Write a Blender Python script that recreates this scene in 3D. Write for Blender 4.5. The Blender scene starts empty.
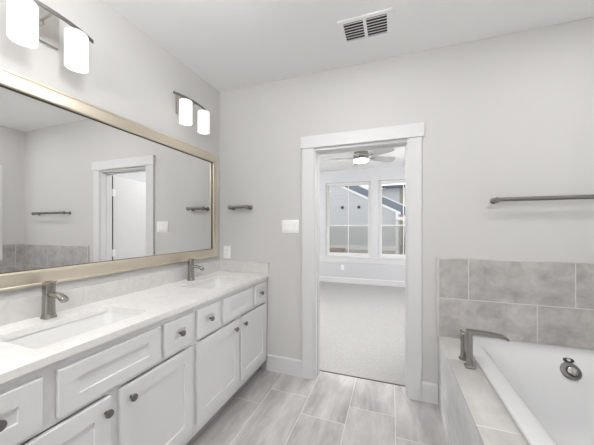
import bpy, bmesh, math, random
from mathutils import Vector, Matrix
random.seed(7)
PI = math.pi
S = bpy.context.scene
COL = S.collection

# ------------------------------------------------------------------ camera, world, exposure
cam_d = bpy.data.cameras.new('camera')
cam = bpy.data.objects.new('camera', cam_d)
COL.objects.link(cam)
cam.location = (1.644, -2.279, 1.344)
cam.rotation_euler = (PI / 2, 0, 0.34173)
cam_d.sensor_width = 36.0
cam_d.lens = 265.94 / 594 * 36.0
cam_d.shift_y = 5.37 / 594
cam_d.clip_start = 0.02
S.camera = cam

SKY_STRENGTH = 1.5
wd = bpy.data.worlds.new('sky')
S.world = wd
wd.use_nodes = True
bg = wd.node_tree.nodes['Background']
bg.inputs['Color'].default_value = (0.98, 0.98, 1.0, 1)
bg.inputs['Strength'].default_value = SKY_STRENGTH

S.view_settings.view_transform = 'Standard'
S.view_settings.look = 'None'
S.view_settings.exposure = 0.30
S.view_settings.gamma = 1.0
S.view_settings.use_curve_mapping = False
S.cycles.max_bounces = 12
S.cycles.diffuse_bounces = 8
S.cycles.glossy_bounces = 6
S.cycles.transmission_bounces = 8
S.cycles.sample_clamp_indirect = 4.0
S.cycles.caustics_reflective = False
S.cycles.caustics_refractive = False

CAN_VANITY_W = 3.2      # recessed lights of the bathroom
CAN_TUB_W = 4.5
CAN_REAR_FILL_W = 4.0  # added fill from two recessed lights behind the camera
BATH_FILL_W = 38.0     # added fill light, shaped as an opal globe behind the camera
BED_CAN_FILL_W = 3.0        # added fill from recessed lights in the bedroom
BED_FILL_W = 56.0      # added fill globes that brighten the bedroom
BATH_FILL_MID_W = 21.0  # added fill globe near the bathroom ceiling
BULB_GLOW = 170.0
SHADE_GLOW = 0.68        # vanity light glass
BED_DOOR_FILL_W = 13.0  # added lamp to brighten the floor tile before the doorway
FAN_GLOW = 3.0
LENS_GLOW = 5.0
FILL_GLOBE_AT = (0.85, -2.85)
FROST_GLOW = 0.4        # emission standing in for daylight in the pane over the tub


# ------------------------------------------------------------------ materials
def lin(c):
    c = c / 255.0
    return c / 12.92 if c <= 0.04045 else ((c + 0.055) / 1.055) ** 2.4


def rgb(r, g, b):
    return (lin(r), lin(g), lin(b), 1.0)


class NT:
    def __init__(s, name):
        s.m = bpy.data.materials.new(name)
        s.m.use_nodes = True
        s.t = s.m.node_tree
        s.b = s.t.nodes['Principled BSDF']

    def n(s, typ, **kw):
        nd = s.t.nodes.new(typ)
        for k, v in kw.items():
            setattr(nd, k, v)
        return nd

    def l(s, a, b):
        s.t.links.new(a, b)

    def val(s, name, v):
        s.b.inputs[name].default_value = v


def paint(name, col, rough=0.6, noise=0.02, scale=9.0, bump=0.0, bscale=300, metallic=0.0, spec=0.5):
    k = NT(name)
    tc = k.n('ShaderNodeNewGeometry')
    nz = k.n('ShaderNodeTexNoise')
    nz.inputs['Scale'].default_value = scale
    nz.inputs['Detail'].default_value = 4
    k.l(tc.outputs['Position'], nz.inputs['Vector'])
    mp = k.n('ShaderNodeMapRange')
    mp.inputs['To Min'].default_value = 1 - noise
    mp.inputs['To Max'].default_value = 1 + noise
    k.l(nz.outputs['Fac'], mp.inputs['Value'])
    mx = k.n('ShaderNodeVectorMath', operation='SCALE')
    mx.inputs[0].default_value = col[:3]
    k.l(mp.outputs['Result'], mx.inputs['Scale'])
    k.l(mx.outputs['Vector'], k.b.inputs['Base Color'])
    k.val('Roughness', rough)
    k.val('Metallic', metallic)
    k.val('Specular IOR Level', spec)
    if bump:
        n2 = k.n('ShaderNodeTexNoise')
        n2.inputs['Scale'].default_value = bscale
        n2.inputs['Detail'].default_value = 3
        k.l(tc.outputs['Position'], n2.inputs['Vector'])
        bp = k.n('ShaderNodeBump')
        bp.inputs['Strength'].default_value = bump
        bp.inputs['Distance'].default_value = 0.002
        k.l(n2.outputs['Fac'], bp.inputs['Height'])
        k.l(bp.outputs['Normal'], k.b.inputs['Normal'])
    return k.m


def brushed(name, col, rough=0.3, stretch=(4, 4, 220), noise=0.10):
    k = NT(name)
    tc = k.n('ShaderNodeNewGeometry')
    mpg = k.n('ShaderNodeMapping')
    mpg.inputs['Scale'].default_value = stretch
    k.l(tc.outputs['Position'], mpg.inputs['Vector'])
    nz = k.n('ShaderNodeTexNoise')
    nz.inputs['Scale'].default_value = 1.0
    nz.inputs['Detail'].default_value = 3
    k.l(mpg.outputs['Vector'], nz.inputs['Vector'])
    mp = k.n('ShaderNodeMapRange')
    mp.inputs['To Min'].default_value = 1 - noise
    mp.inputs['To Max'].default_value = 1 + noise
    k.l(nz.outputs['Fac'], mp.inputs['Value'])
    mx = k.n('ShaderNodeVectorMath', operation='SCALE')
    mx.inputs[0].default_value = col[:3]
    k.l(mp.outputs['Result'], mx.inputs['Scale'])
    k.l(mx.outputs['Vector'], k.b.inputs['Base Color'])
    k.val('Metallic', 1.0)
    k.val('Roughness', rough)
    return k.m


def tile(name, ua, va, u0, v0, bw, rh, off, c_lo, c_hi, grout, rough=0.4, mortar=0.0028,
         stretch=(3, 3, 3), contrast=(0.32, 0.68), tint=0.05):
    """stone tile: ua / va are the axes (0,1,2) that run along / across the rows"""
    k = NT(name)
    g = k.n('ShaderNodeNewGeometry')
    sp = k.n('ShaderNodeSeparateXYZ')
    k.l(g.outputs['Position'], sp.inputs[0])
    uu = k.n('ShaderNodeMath', operation='SUBTRACT')
    uu.inputs[1].default_value = u0 - bw * 10
    k.l(sp.outputs[ua], uu.inputs[0])
    vv = k.n('ShaderNodeMath', operation='SUBTRACT')
    vv.inputs[1].default_value = v0 - rh * 10
    k.l(sp.outputs[va], vv.inputs[0])
    cb = k.n('ShaderNodeCombineXYZ')
    k.l(uu.outputs[0], cb.inputs[0])
    k.l(vv.outputs[0], cb.inputs[1])
    br = k.n('ShaderNodeTexBrick')
    br.offset = off
    br.offset_frequency = 2
    br.squash = 1.0
    br.inputs['Scale'].default_value = 1.0
    br.inputs['Mortar Size'].default_value = mortar
    br.inputs['Mortar Smooth'].default_value = 0.15
    br.inputs['Bias'].default_value = 0.0
    br.inputs['Brick Width'].default_value = bw
    br.inputs['Row Height'].default_value = rh
    br.inputs['Color1'].default_value = (0, 0, 0, 1)
    br.inputs['Color2'].default_value = (1, 1, 1, 1)
    br.inputs['Mortar'].default_value = (0.5, 0.5, 0.5, 1)
    k.l(cb.outputs[0], br.inputs['Vector'])
    # each tile gets its own piece of stone
    sc = k.n('ShaderNodeVectorMath', operation='SCALE')
    sc.inputs['Scale'].default_value = 7.3
    k.l(br.outputs['Color'], sc.inputs[0])
    mpg = k.n('ShaderNodeMapping')
    mpg.inputs['Scale'].default_value = stretch
    k.l(g.outputs['Position'], mpg.inputs['Vector'])
    ad = k.n('ShaderNodeVectorMath', operation='ADD')
    k.l(mpg.outputs[0], ad.inputs[0])
    k.l(sc.outputs[0], ad.inputs[1])
    nz = k.n('ShaderNodeTexNoise')
    nz.inputs['Scale'].default_value = 1.0
    nz.inputs['Detail'].default_value = 7
    nz.inputs['Roughness'].default_value = 0.62
    nz.inputs['Distortion'].default_value = 0.25
    k.l(ad.outputs[0], nz.inputs['Vector'])
    rp = k.n('ShaderNodeMapRange')
    rp.inputs['From Min'].default_value = contrast[0]
    rp.inputs['From Max'].default_value = contrast[1]
    k.l(nz.outputs['Fac'], rp.inputs['Value'])
    mx = k.n('ShaderNodeMix', data_type='RGBA')
    mx.inputs['A'].default_value = c_lo
    mx.inputs['B'].default_value = c_hi
    k.l(rp.outputs['Result'], mx.inputs['Factor'])
    # small per-tile tint
    sb = k.n('ShaderNodeSeparateColor')
    k.l(br.outputs['Color'], sb.inputs[0])
    tm = k.n('ShaderNodeMapRange')
    tm.inputs['To Min'].default_value = 1 - tint
    tm.inputs['To Max'].default_value = 1 + tint
    k.l(sb.outputs[0], tm.inputs['Value'])
    ts = k.n('ShaderNodeVectorMath', operation='SCALE')
    k.l(mx.outputs['Result'], ts.inputs[0])
    k.l(tm.outputs['Result'], ts.inputs['Scale'])
    fm = k.n('ShaderNodeMix', data_type='RGBA')
    k.l(br.outputs['Fac'], fm.inputs['Factor'])
    k.l(ts.outputs['Vector'], fm.inputs['A'])
    fm.inputs['B'].default_value = grout
    k.l(fm.outputs['Result'], k.b.inputs['Base Color'])
    rr = k.n('ShaderNodeMapRange')
    rr.inputs['To Min'].default_value = rough
    rr.inputs['To Max'].default_value = 0.85
    k.l(br.outputs['Fac'], rr.inputs['Value'])
    k.l(rr.outputs['Result'], k.b.inputs['Roughness'])
    bp = k.n('ShaderNodeBump')
    bp.invert = True
    bp.inputs['Strength'].default_value = 0.4
    bp.inputs['Distance'].default_value = 0.002
    k.l(br.outputs['Fac'], bp.inputs['Height'])
    k.l(bp.outputs['Normal'], k.b.inputs['Normal'])
    return k.m


def quartz(name, base, vein, rough=0.18):
    k = NT(name)
    g = k.n('ShaderNodeNewGeometry')
    nz = k.n('ShaderNodeTexNoise')
    nz.inputs['Scale'].default_value = 5.0
    nz.inputs['Detail'].default_value = 8
    nz.inputs['Distortion'].default_value = 1.6
    k.l(g.outputs['Position'], nz.inputs['Vector'])
    a = k.n('ShaderNodeMath', operation='SUBTRACT')
    a.inputs[1].default_value = 0.5
    k.l(nz.outputs['Fac'], a.inputs[0])
    b = k.n('ShaderNodeMath', operation='ABSOLUTE')
    k.l(a.outputs[0], b.inputs[0])
    r = k.n('ShaderNodeMapRange')
    r.inputs['From Min'].default_value = 0.0
    r.inputs['From Max'].default_value = 0.07
    r.inputs['To Min'].default_value = 0.75
    r.inputs['To Max'].default_value = 0.0
    k.l(b.outputs[0], r.inputs['Value'])
    n2 = k.n('ShaderNodeTexNoise')
    n2.inputs['Scale'].default_value = 45.0
    n2.inputs['Detail'].default_value = 5
    k.l(g.outputs['Position'], n2.inputs['Vector'])
    m2 = k.n('ShaderNodeMath', operation='MULTIPLY')
    k.l(r.outputs[0], m2.inputs[0])
    k.l(n2.outputs['Fac'], m2.inputs[1])
    mx = k.n('ShaderNodeMix', data_type='RGBA')
    mx.inputs['A'].default_value = base
    mx.inputs['B'].default_value = vein
    k.l(m2.outputs[0], mx.inputs['Factor'])
    k.l(mx.outputs['Result'], k.b.inputs['Base Color'])
    k.val('Roughness', rough)
    return k.m


def glow(name, col, strength, base=(0.9, 0.9, 0.88, 1)):
    k = NT(name)
    g = k.n('ShaderNodeNewGeometry')
    nz = k.n('ShaderNodeTexNoise')
    nz.inputs['Scale'].default_value = 14.0
    k.l(g.outputs['Position'], nz.inputs['Vector'])
    mp = k.n('ShaderNodeMapRange')
    mp.inputs['To Min'].default_value = strength * 0.95
    mp.inputs['To Max'].default_value = strength * 1.05
    k.l(nz.outputs['Fac'], mp.inputs['Value'])
    k.val('Base Color', base)
    k.val('Emission Color', col)
    k.l(mp.outputs['Result'], k.b.inputs['Emission Strength'])
    return k.m


def siding(name, col, lap=0.13):
    k = NT(name)
    g = k.n('ShaderNodeNewGeometry')
    sp = k.n('ShaderNodeSeparateXYZ')
    k.l(g.outputs['Position'], sp.inputs[0])
    d = k.n('ShaderNodeMath', operation='DIVIDE')
    d.inputs[1].default_value = lap
    k.l(sp.outputs[2], d.inputs[0])
    fr = k.n('ShaderNodeMath', operation='FRACT')
    k.l(d.outputs[0], fr.inputs[0])
    bp = k.n('ShaderNodeBump')
    bp.inputs['Strength'].default_value = 0.7
    bp.inputs['Distance'].default_value = 0.02
    k.l(fr.outputs[0], bp.inputs['Height'])
    k.l(bp.outputs['Normal'], k.b.inputs['Normal'])
    nz = k.n('ShaderNodeTexNoise')
    nz.inputs['Scale'].default_value = 3.0
    k.l(g.outputs['Position'], nz.inputs['Vector'])
    mp = k.n('ShaderNodeMapRange')
    mp.inputs['To Min'].default_value = 0.95
    mp.inputs['To Max'].default_value = 1.05
    k.l(nz.outputs['Fac'], mp.inputs['Value'])
    mx = k.n('ShaderNodeVectorMath', operation='SCALE')
    mx.inputs[0].default_value = col[:3]
    k.l(mp.outputs['Result'], mx.inputs['Scale'])
    k.l(mx.outputs['Vector'], k.b.inputs['Base Color'])
    k.val('Roughness', 0.7)
    return k.m


def see_through(name, tint, mixfac, rough=0.0, diffuse=None):
    """window glass / insect screen: mostly transparent, a little reflection or grey"""
    k = NT(name)
    out = k.t.nodes['Material Output']
    tr = k.n('ShaderNodeBsdfTransparent')
    tr.inputs['Color'].default_value = tint
    if diffuse is None:
        o = k.n('ShaderNodeBsdfGlossy')
        o.inputs['Roughness'].default_value = rough
        fr = k.n('ShaderNodeLayerWeight')
        fr.inputs['Blend'].default_value = 0.25
        ml = k.n('ShaderNodeMath', operation='MULTIPLY')
        ml.inputs[1].default_value = mixfac
        k.l(fr.outputs['Fresnel'], ml.inputs[0])
    else:
        o = k.n('ShaderNodeBsdfDiffuse')
        o.inputs['Color'].default_value = diffuse
        nz = k.n('ShaderNodeTexNoise')
        nz.inputs['Scale'].default_value = 900.0
        ml = k.n('ShaderNodeMapRange')
        ml.inputs['To Min'].default_value = mixfac - 0.05
        ml.inputs['To Max'].default_value = mixfac + 0.05
        k.l(nz.outputs['Fac'], ml.inputs['Value'])
    ms = k.n('ShaderNodeMixShader')
    k.l(ml.outputs[0], ms.inputs[0])
    k.l(tr.outputs[0], ms.inputs[1])
    k.l(o.outputs[0], ms.inputs[2])
    k.l(ms.outputs[0], out.inputs['Surface'])
    return k.m


M = {}
M['wall'] = paint('wall_paint', rgb(201, 200, 198), 0.75, 0.012, 3, 0.25, 260)
M['bedwall'] = paint('bedroom_wall_paint', rgb(200, 201, 204), 0.75, 0.012, 3, 0.25, 260)
M['ceiling'] = paint('ceiling_paint', rgb(238, 238, 238), 0.85, 0.01, 3, 0.3, 220)
M['bedceiling'] = paint('bedroom_ceiling_paint', rgb(250, 250, 250), 0.85, 0.006, 3, 0.2, 220)
M['trim'] = paint('white_trim_paint', rgb(214, 214, 214), 0.4, 0.01, 6)
M['cabinet'] = paint('cabinet_paint', rgb(218, 218, 218), 0.42, 0.01, 6)
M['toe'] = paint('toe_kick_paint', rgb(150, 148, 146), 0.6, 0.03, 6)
M['plastic'] = paint('white_plastic', rgb(240, 240, 238), 0.3, 0.01, 20)
M['porcelain'] = paint('white_porcelain', rgb(226, 226, 225), 0.12, 0.006, 5)
M['acrylic'] = paint('white_tub_acrylic', rgb(214, 214, 215), 0.14, 0.006, 5)
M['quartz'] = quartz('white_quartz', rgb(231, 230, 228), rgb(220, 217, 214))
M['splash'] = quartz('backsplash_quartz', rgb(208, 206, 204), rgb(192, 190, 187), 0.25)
M['nickel'] = brushed('brushed_nickel', rgb(160, 157, 152), 0.25)
M['steel'] = brushed('satin_steel', rgb(190, 187, 182), 0.3, (4, 220, 4))
M['bar'] = brushed('towel_bar_nickel', rgb(128, 126, 124), 0.5, (4, 220, 4))
M['gun'] = brushed('gunmetal', rgb(124, 120, 117), 0.32, (60, 60, 60))
M['chrome'] = brushed('chrome', rgb(205, 205, 205), 0.1, (30, 30, 30), 0.03)
M['gold'] = brushed('champagne_frame', rgb(224, 214, 197), 0.38, (60, 3, 3), 0.05)
M['reveal_dark'] = paint('dark_reveal_reflection', rgb(74, 66, 56), 0.5, 0.05, 20)
k = NT('mirror_glass')
g_ = k.n('ShaderNodeNewGeometry')
n_ = k.n('ShaderNodeTexNoise')
n_.inputs['Scale'].default_value = 2.0
k.l(g_.outputs['Position'], n_.inputs['Vector'])
m_ = k.n('ShaderNodeMapRange')
m_.inputs['To Min'].default_value = 0.0
m_.inputs['To Max'].default_value = 0.004
k.l(n_.outputs['Fac'], m_.inputs['Value'])
k.l(m_.outputs[0], k.b.inputs['Roughness'])
k.val('Base Color', (0.89, 0.89, 0.885, 1))
k.val('Metallic', 1.0)
M['mirror'] = k.m
M['walltile'] = tile('wall_tile_back', 0, 2, 1.975, 0.813, 0.61, 0.305, 0.667,
                     rgb(154, 151, 149), rgb(190, 187, 184), rgb(208, 206, 203), 0.42, stretch=(8, 8, 8.5), contrast=(0.34, 0.68))
M['walltile_r'] = tile('wall_tile_right', 1, 2, -0.30, 0.813, 0.61, 0.305, 0.667,
                       rgb(154, 151, 149), rgb(190, 187, 184), rgb(208, 206, 203), 0.42, stretch=(8, 8, 8.5), contrast=(0.34, 0.68))
M['facetile_lit'] = tile('tub_front_tile_lit', 1, 2, -0.18, 0.203, 0.61, 0.305, 0.667,
                     rgb(196, 196, 197), rgb(226, 226, 227), rgb(232, 231, 230), 0.4, stretch=(3.2, 3.2, 6))  # wall stone lightened for the light this face catches
M['decktile'] = tile('tub_deck_tile_lit', 1, 0, -0.98, 0.0, 0.61, 5.0, 0.0,
                     rgb(182, 179, 176), rgb(210, 208, 205), rgb(218, 216, 213), 0.35, stretch=(5, 3, 3))  # same stone as the walls, paler because the deck is lit more
M['floortile'] = tile('floor_tile', 1, 0, -0.26, 0.3775, 0.61, 0.3225, 0.3213,
                      rgb(150, 146, 143), rgb(206, 204, 203), rgb(206, 205, 203), 0.17, 0.0019,
                      stretch=(9, 2.0, 3), contrast=(0.25, 0.75), tint=0.03)
M['floortile'].node_tree.nodes['Principled BSDF'].inputs['Specular IOR Level'].default_value = 0.9
M['carpet'] = paint('carpet_pile', rgb(166, 165, 163), 0.95, 0.18, 48, 1.0, 160, spec=0.1)
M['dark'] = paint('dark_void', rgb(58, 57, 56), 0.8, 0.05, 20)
M['strip'] = paint('threshold_strip', rgb(84, 78, 70), 0.5, 0.05, 20)
M['shade'] = glow('lit_opal_glass', (1.0, 0.985, 0.955, 1), SHADE_GLOW, (0.42, 0.41, 0.40, 1))
M['globe'] = glow('fill_globe_glow', (1.0, 0.998, 0.994, 1), BATH_FILL_W / (PI * 4 * PI * 0.15 ** 2))
M['fill_globe_mid'] = glow('fill_globe_mid_glow', (1.0, 0.996, 0.988, 1), BATH_FILL_MID_W / (PI * 4 * PI * 0.15 ** 2))
M['bedfill_big'] = glow('fill_bedroom_globe_bright', (1.0, 0.99, 0.97, 1), 1.7 * BED_FILL_W / (PI * 4 * PI * 0.15 ** 2))
M['bedfill'] = glow('fill_bedroom_globe', (1.0, 0.99, 0.97, 1), BED_FILL_W / (PI * 4 * PI * 0.15 ** 2))
M['lens'] = glow('lit_lens', (1.0, 0.99, 0.97, 1), LENS_GLOW)
M['bulb'] = glow('lit_bulb', (1.0, 0.992, 0.975, 1), BULB_GLOW)
M['fanlens'] = glow('lit_fan_bowl', (1.0, 0.98, 0.95, 1), FAN_GLOW)
M['frost'] = glow('daylight_glow_glass', (0.95, 0.98, 1.0, 1), FROST_GLOW)
M['glass'] = see_through('window_glass', (0.97, 0.98, 0.98, 1), 0.8)
M['screen'] = see_through('insect_screen', (0.9, 0.9, 0.9, 1), 0.20, diffuse=rgb(222, 219, 215))
M['blade'] = brushed('fan_blade_silver', rgb(225, 225, 225), 0.5, (6, 90, 6), 0.06)
M['sideblue'] = siding('blue_gray_siding', rgb(186, 188, 191))
M['sidetan'] = siding('taupe_siding', rgb(165, 158, 150))
M['sidebeige'] = siding('beige_lower_siding', rgb(178, 170, 160))
M['roof'] = paint('roof_shingle', rgb(92, 100, 110), 0.9, 0.2, 30)
M['soffit'] = paint('soffit_board', rgb(130, 137, 146), 0.8, 0.05, 10)
M['ext_white'] = paint('white_exterior_trim', rgb(222, 222, 221), 0.6, 0.02, 5)
M['ground'] = paint('outdoor_ground', rgb(170, 166, 158), 0.95, 0.1, 3)
M['wood'] = paint('brown_wood', rgb(128, 106, 84), 0.7, 0.12, 12)
M['leaf'] = paint('leaf_green', rgb(86, 104, 70), 0.6, 0.3, 25)
M['bark'] = paint('stem_brown', rgb(96, 80, 64), 0.8, 0.1, 25)


# ------------------------------------------------------------------ mesh helpers
class MB:
    def __init__(s):
        s.bm = bmesh.new()

    def _merge(s, tmp):
        me = bpy.data.meshes.new('t')
        tmp.to_mesh(me)
        tmp.free()
        s.bm.from_mesh(me)
        bpy.data.meshes.remove(me)
        return s

    def box(s, x0, x1, y0, y1, z0, z1, bv=0.0, seg=2):
        t = bmesh.new()
        bmesh.ops.create_cube(t, size=1.0)
        for v in t.verts:
            v.co = Vector(((x0 + x1) / 2 + v.co.x * (x1 - x0), (y0 + y1) / 2 + v.co.y * (y1 - y0),
                           (z0 + z1) / 2 + v.co.z * (z1 - z0)))
        if bv:
            bmesh.ops.bevel(t, geom=list(t.edges), offset=bv, segments=seg, affect='EDGES', profile=0.5)
        return s._merge(t)

    def loft(s, rings, cap0=True, cap1=True):
        t = bmesh.new()
        vs = [[t.verts.new(Vector(p)) for p in r] for r in rings]
        n = len(vs[0])
        for a, b in zip(vs[:-1], vs[1:]):
            for i in range(n):
                j = (i + 1) % n
                t.faces.new((a[i], a[j], b[j], b[i]))
        if cap0:
            t.faces.new(list(reversed(vs[0])))
        if cap1:
            t.faces.new(vs[-1])
        bmesh.ops.recalc_face_normals(t, faces=t.faces)
        return s._merge(t)

    def lathe(s, prof, n=28, axis='Z', at=(0, 0, 0), caps=True):
        rings = []
        for r, h in prof:
            ring = []
            for i in range(n):
                a = 2 * PI * i / n
                c, d = r * math.cos(a), r * math.sin(a)
                p = {'Z': (c, d, h), 'X': (h, c, d), 'Y': (d, h, c)}[axis]
                ring.append((p[0] + at[0], p[1] + at[1], p[2] + at[2]))
            rings.append(ring)
        return s.loft(rings, caps, caps)

    def tube(s, pts, r, n=12):
        pts = [Vector(p) for p in pts]
        rr = r if isinstance(r, (list, tuple)) else [r] * len(pts)
        rings = []
        up = Vector((0, 0, 1))
        for i, p in enumerate(pts):
            d = (pts[min(i + 1, len(pts) - 1)] - pts[max(i - 1, 0)]).normalized()
            u = up if abs(d.z) < 0.95 else Vector((0, 1, 0))
            a = d.cross(u).normalized()
            b = a.cross(d).normalized()
            rings.append([p + (a * math.cos(2 * PI * q / n) + b * math.sin(2 * PI * q / n)) * rr[i] for q in range(n)])
        return s.loft(rings)

    def prism(s, poly, axis, a0, a1):
        """poly: 2D outline, extruded along axis"""
        def P(u, v, w):
            return {'X': (w, u, v), 'Y': (u, w, v), 'Z': (u, v, w)}[axis]
        return s.loft([[P(u, v, a0) for u, v in poly], [P(u, v, a1) for u, v in poly]])

    def obj(s, name, mat, parent=None, smooth=35, loc=None):
        me = bpy.data.meshes.new(name)
        bmesh.ops.recalc_face_normals(s.bm, faces=s.bm.faces)
        s.bm.to_mesh(me)
        s.bm.free()
        me.materials.append(mat)
        if smooth:
            for p in me.polygons:
                p.use_smooth = True
            me.set_sharp_from_angle(angle=math.radians(smooth))
        o = bpy.data.objects.new(name, me)
        COL.objects.link(o)
        if parent:
            o.parent = parent
        if loc:
            o.location = loc
        return o


def rrect(x0, x1, y0, y1, z, r, n=6):
    r = min(r, (x1 - x0) / 2 - 1e-4, (y1 - y0) / 2 - 1e-4)
    pts = []
    for cx, cy, a0 in ((x1 - r, y1 - r, 0), (x0 + r, y1 - r, 90), (x0 + r, y0 + r, 180), (x1 - r, y0 + r, 270)):
        for i in range(n + 1):
            a = math.radians(a0 + 90 * i / n)
            pts.append((cx + r * math.cos(a), cy + r * math.sin(a), z))
    return pts


def thing(name, label, cat, loc=(0, 0, 0), rz=0.0, group=None):
    o = bpy.data.objects.new(name, None)
    o.empty_display_size = 0.1
    COL.objects.link(o)
    o.location = loc
    o.rotation_euler = (0, 0, rz)
    return tag(o, label, cat, group)


def tag(o, label, cat, group=None):
    o['label'] = label
    o['category'] = cat
    if group:
        o['group'] = group
    return o


def struct(o, label=None, cat=None):
    o['kind'] = 'structure'
    if label:
        o['label'] = label
    if cat:
        o['category'] = cat
    return o


def copy_tree(o, parent=None):
    c = o.copy()
    COL.objects.link(c)
    if parent:
        c.parent = parent
    for ch in list(o.children):
        copy_tree(ch, c)
    return c


# ------------------------------------------------------------------ the room shell
H = 2.72          # bathroom ceiling
W = 3.34          # right wall
YF = -3.7         # wall behind the camera
FY = 4.20         # far wall of the bedroom
BX0, BX1 = -1.7, 3.4
BH = 2.755
DX0, DX1, DZ = 0.988, 1.777, 2.045     # rough door opening
TH = 0.14


def mstruct(name, mb, mat, label, cat, smooth=0):
    return struct(mb.obj(name, mat, None, smooth), label, cat)


mstruct('floor', MB().box(-0.1, W + 0.1, YF - 0.1, 0.155, -0.12, 0.0), M['floortile'],
        'greige stone tile bathroom floor laid in long staggered rows', 'floor')
mstruct('floor.001', MB().box(BX0 - 0.1, BX1 + 0.1, 0.158, FY + 0.02, -0.12, 0.006), M['carpet'],
        'pale gray carpet of the bedroom beyond the doorway', 'carpet')
mstruct('trim_8', MB().box(DX0 + 0.02, DX1 - 0.018, 0.148, 0.162, -0.02, 0.004), M['strip'],
        'thin dark strip where tile meets carpet in the doorway', 'threshold')
mstruct('ceiling', MB().box(-0.1, W + 0.1, YF - 0.1, 0.0, H, H + 0.12), M['ceiling'],
        'flat white bathroom ceiling', 'ceiling')
mstruct('ceiling.001', MB().box(BX0 - 0.1, BX1 + 0.1, TH, FY + 0.16, BH, BH + 0.12), M['bedceiling'],
        'white bedroom ceiling seen through the doorway', 'ceiling')
mstruct('wall_left', MB().box(-0.12, 0.0, YF - 0.1, 0.0, -0.1, H + 0.1), M['wall'],
        'light gray painted wall behind the mirror and vanity', 'wall')
b = MB()
b.box(BX0 - 0.1, DX0, 0.0, TH, -0.1, 2.86).box(DX1, BX1 + 0.1, 0.0, TH, -0.1, 2.86).box(DX0, DX1, 0.0, TH, DZ, 2.86)
mstruct('wall_back', b, M['wall'], 'light gray painted wall with the white-cased doorway', 'wall')
mstruct('wall_front', MB().box(-0.12, W + 0.12, YF - 0.12, YF, -0.1, H + 0.1), M['wall'],
        'light gray wall behind the viewpoint', 'wall')
# right wall with a window opening over the tub
WY0, WY1, WZ0, WZ1 = -1.55, -0.30, 0.98, 2.12
b = MB()
b.box(W, W + 0.12, YF - 0.1, WY0, -0.1, H + 0.1).box(W, W + 0.12, WY1, 0.0, -0.1, H + 0.1)
b.box(W, W + 0.12, WY0, WY1, -0.1, WZ0).box(W, W + 0.12, WY0, WY1, WZ1, H + 0.1)
mstruct('wall_right', b, M['wall'], 'light gray wall beside the bathtub with its window', 'wall')
# bedroom walls
WINS = [(0.10, 1.19), (1.355, 2.445)]
BZ0, BZ1 = 0.65, 2.45
b = MB()
b.box(BX0 - 0.1, WINS[0][0], FY, FY + 0.16, -0.1, BH + 0.1)
b.box(WINS[0][1], WINS[1][0], FY, FY + 0.16, -0.1, BH + 0.1)
b.box(WINS[1][1], BX1 + 0.1, FY, FY + 0.16, -0.1, BH + 0.1)
for a0, a1 in WINS:
    b.box(a0, a1, FY, FY + 0.16, -0.1, BZ0 - 0.002).box(a0, a1, FY, FY + 0.16, BZ1, BH + 0.1)
mstruct('wall_far', b, M['bedwall'], 'pale gray bedroom wall with two windows', 'wall')
mstruct('wall_far_left', MB().box(BX0 - 0.12, BX0, TH, FY, -0.1, BH + 0.1), M['bedwall'],
        'pale gray left side wall of the bedroom', 'wall')
mstruct('wall_far_right', MB().box(BX1, BX1 + 0.12, TH, FY, -0.1, BH + 0.1), M['bedwall'],
        'pale gray right side wall of the bedroom', 'wall')


# baseboards
def base_profile(t=0.015, h=0.15):
    return [(0, 0), (t, 0), (t, h - 0.012), (t - 0.004, h - 0.004), (t - 0.009, h), (0, h)]


def base_back(name, x0, x1, label):
    poly = [(-t, z) for t, z in base_profile()]
    mstruct(name, MB().prism(poly, 'X', x0, x1), M['trim'], label, 'baseboard')


base_back('baseboard_back', 0.535, 0.887, 'white baseboard between the vanity and the door casing')
base_back('baseboard_back_right', 1.866, 1.978, 'short white baseboard between the door casing and tub deck')
mstruct('baseboard_far', MB().prism([(FY - t, z + 0.004) for t, z in base_profile(0.016, 0.13)], 'X', BX0, BX1),
        M['trim'], 'white baseboard along the bedroom window wall', 'baseboard')
mstruct('baseboard_left', MB().prism([(t, z) for t, z in base_profile()], 'Y', YF, -2.03), M['trim'],
        'white baseboard on the vanity wall', 'baseboard')
mstruct('baseboard_front', MB().prism([(YF + t, z) for t, z in base_profile()], 'X', 0.016, W - 0.016), M['trim'],
        'white baseboard on the wall behind the viewpoint', 'baseboard')
mstruct('baseboard_right', MB().prism([(W - t, z) for t, z in base_profile()], 'Y', YF, -1.84), M['trim'],
        'white baseboard on the right wall', 'baseboard')

# door casing: jambs, stops, casings, flat header
tr = struct(thing('trim_1', 'white square-edged casing with taller header around the doorway', 'door casing',
                  ((DX0 + DX1) / 2, 0, 0)))
ox = (DX0 + DX1) / 2


def casing_part(name, b):
    return b.obj(name, M['trim'], tr, 0, loc=(-ox, 0, 0))


casing_part('jamb', MB().box(DX0 + 0.0005, DX0 + 0.018, 0.0, TH, 0.0005, DZ - 0.018))
casing_part('jamb', MB().box(DX1 - 0.018, DX1 - 0.0005, 0.0, TH, 0.0005, DZ - 0.018))
casing_part('head_jamb', MB().box(DX0 + 0.0005, DX1 - 0.0005, 0.0, TH, DZ - 0.018, DZ - 0.0005))
b = MB()
b.box(DX0 + 0.018, DX0 + 0.026, 0.065, 0.10, 0.0005, DZ - 0.029)
b.box(DX1 - 0.026, DX1 - 0.018, 0.065, 0.10, 0.0005, DZ - 0.029)
b.box(DX0 + 0.018, DX1 - 0.018, 0.065, 0.10, DZ - 0.029, DZ - 0.018)
casing_part('door_stop', b)
casing_part('casing', MB().box(0.888, 0.999, -0.019, -0.0003, 0.0005, 2.05, 0.0015))
casing_part('casing', MB().box(1.766, 1.864, -0.019, -0.0003, 0.0005, 2.05, 0.0015))
casing_part('header', MB().box(0.876, 1.881, -0.029, -0.0003, 2.0505, 2.156, 0.0015))

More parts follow.
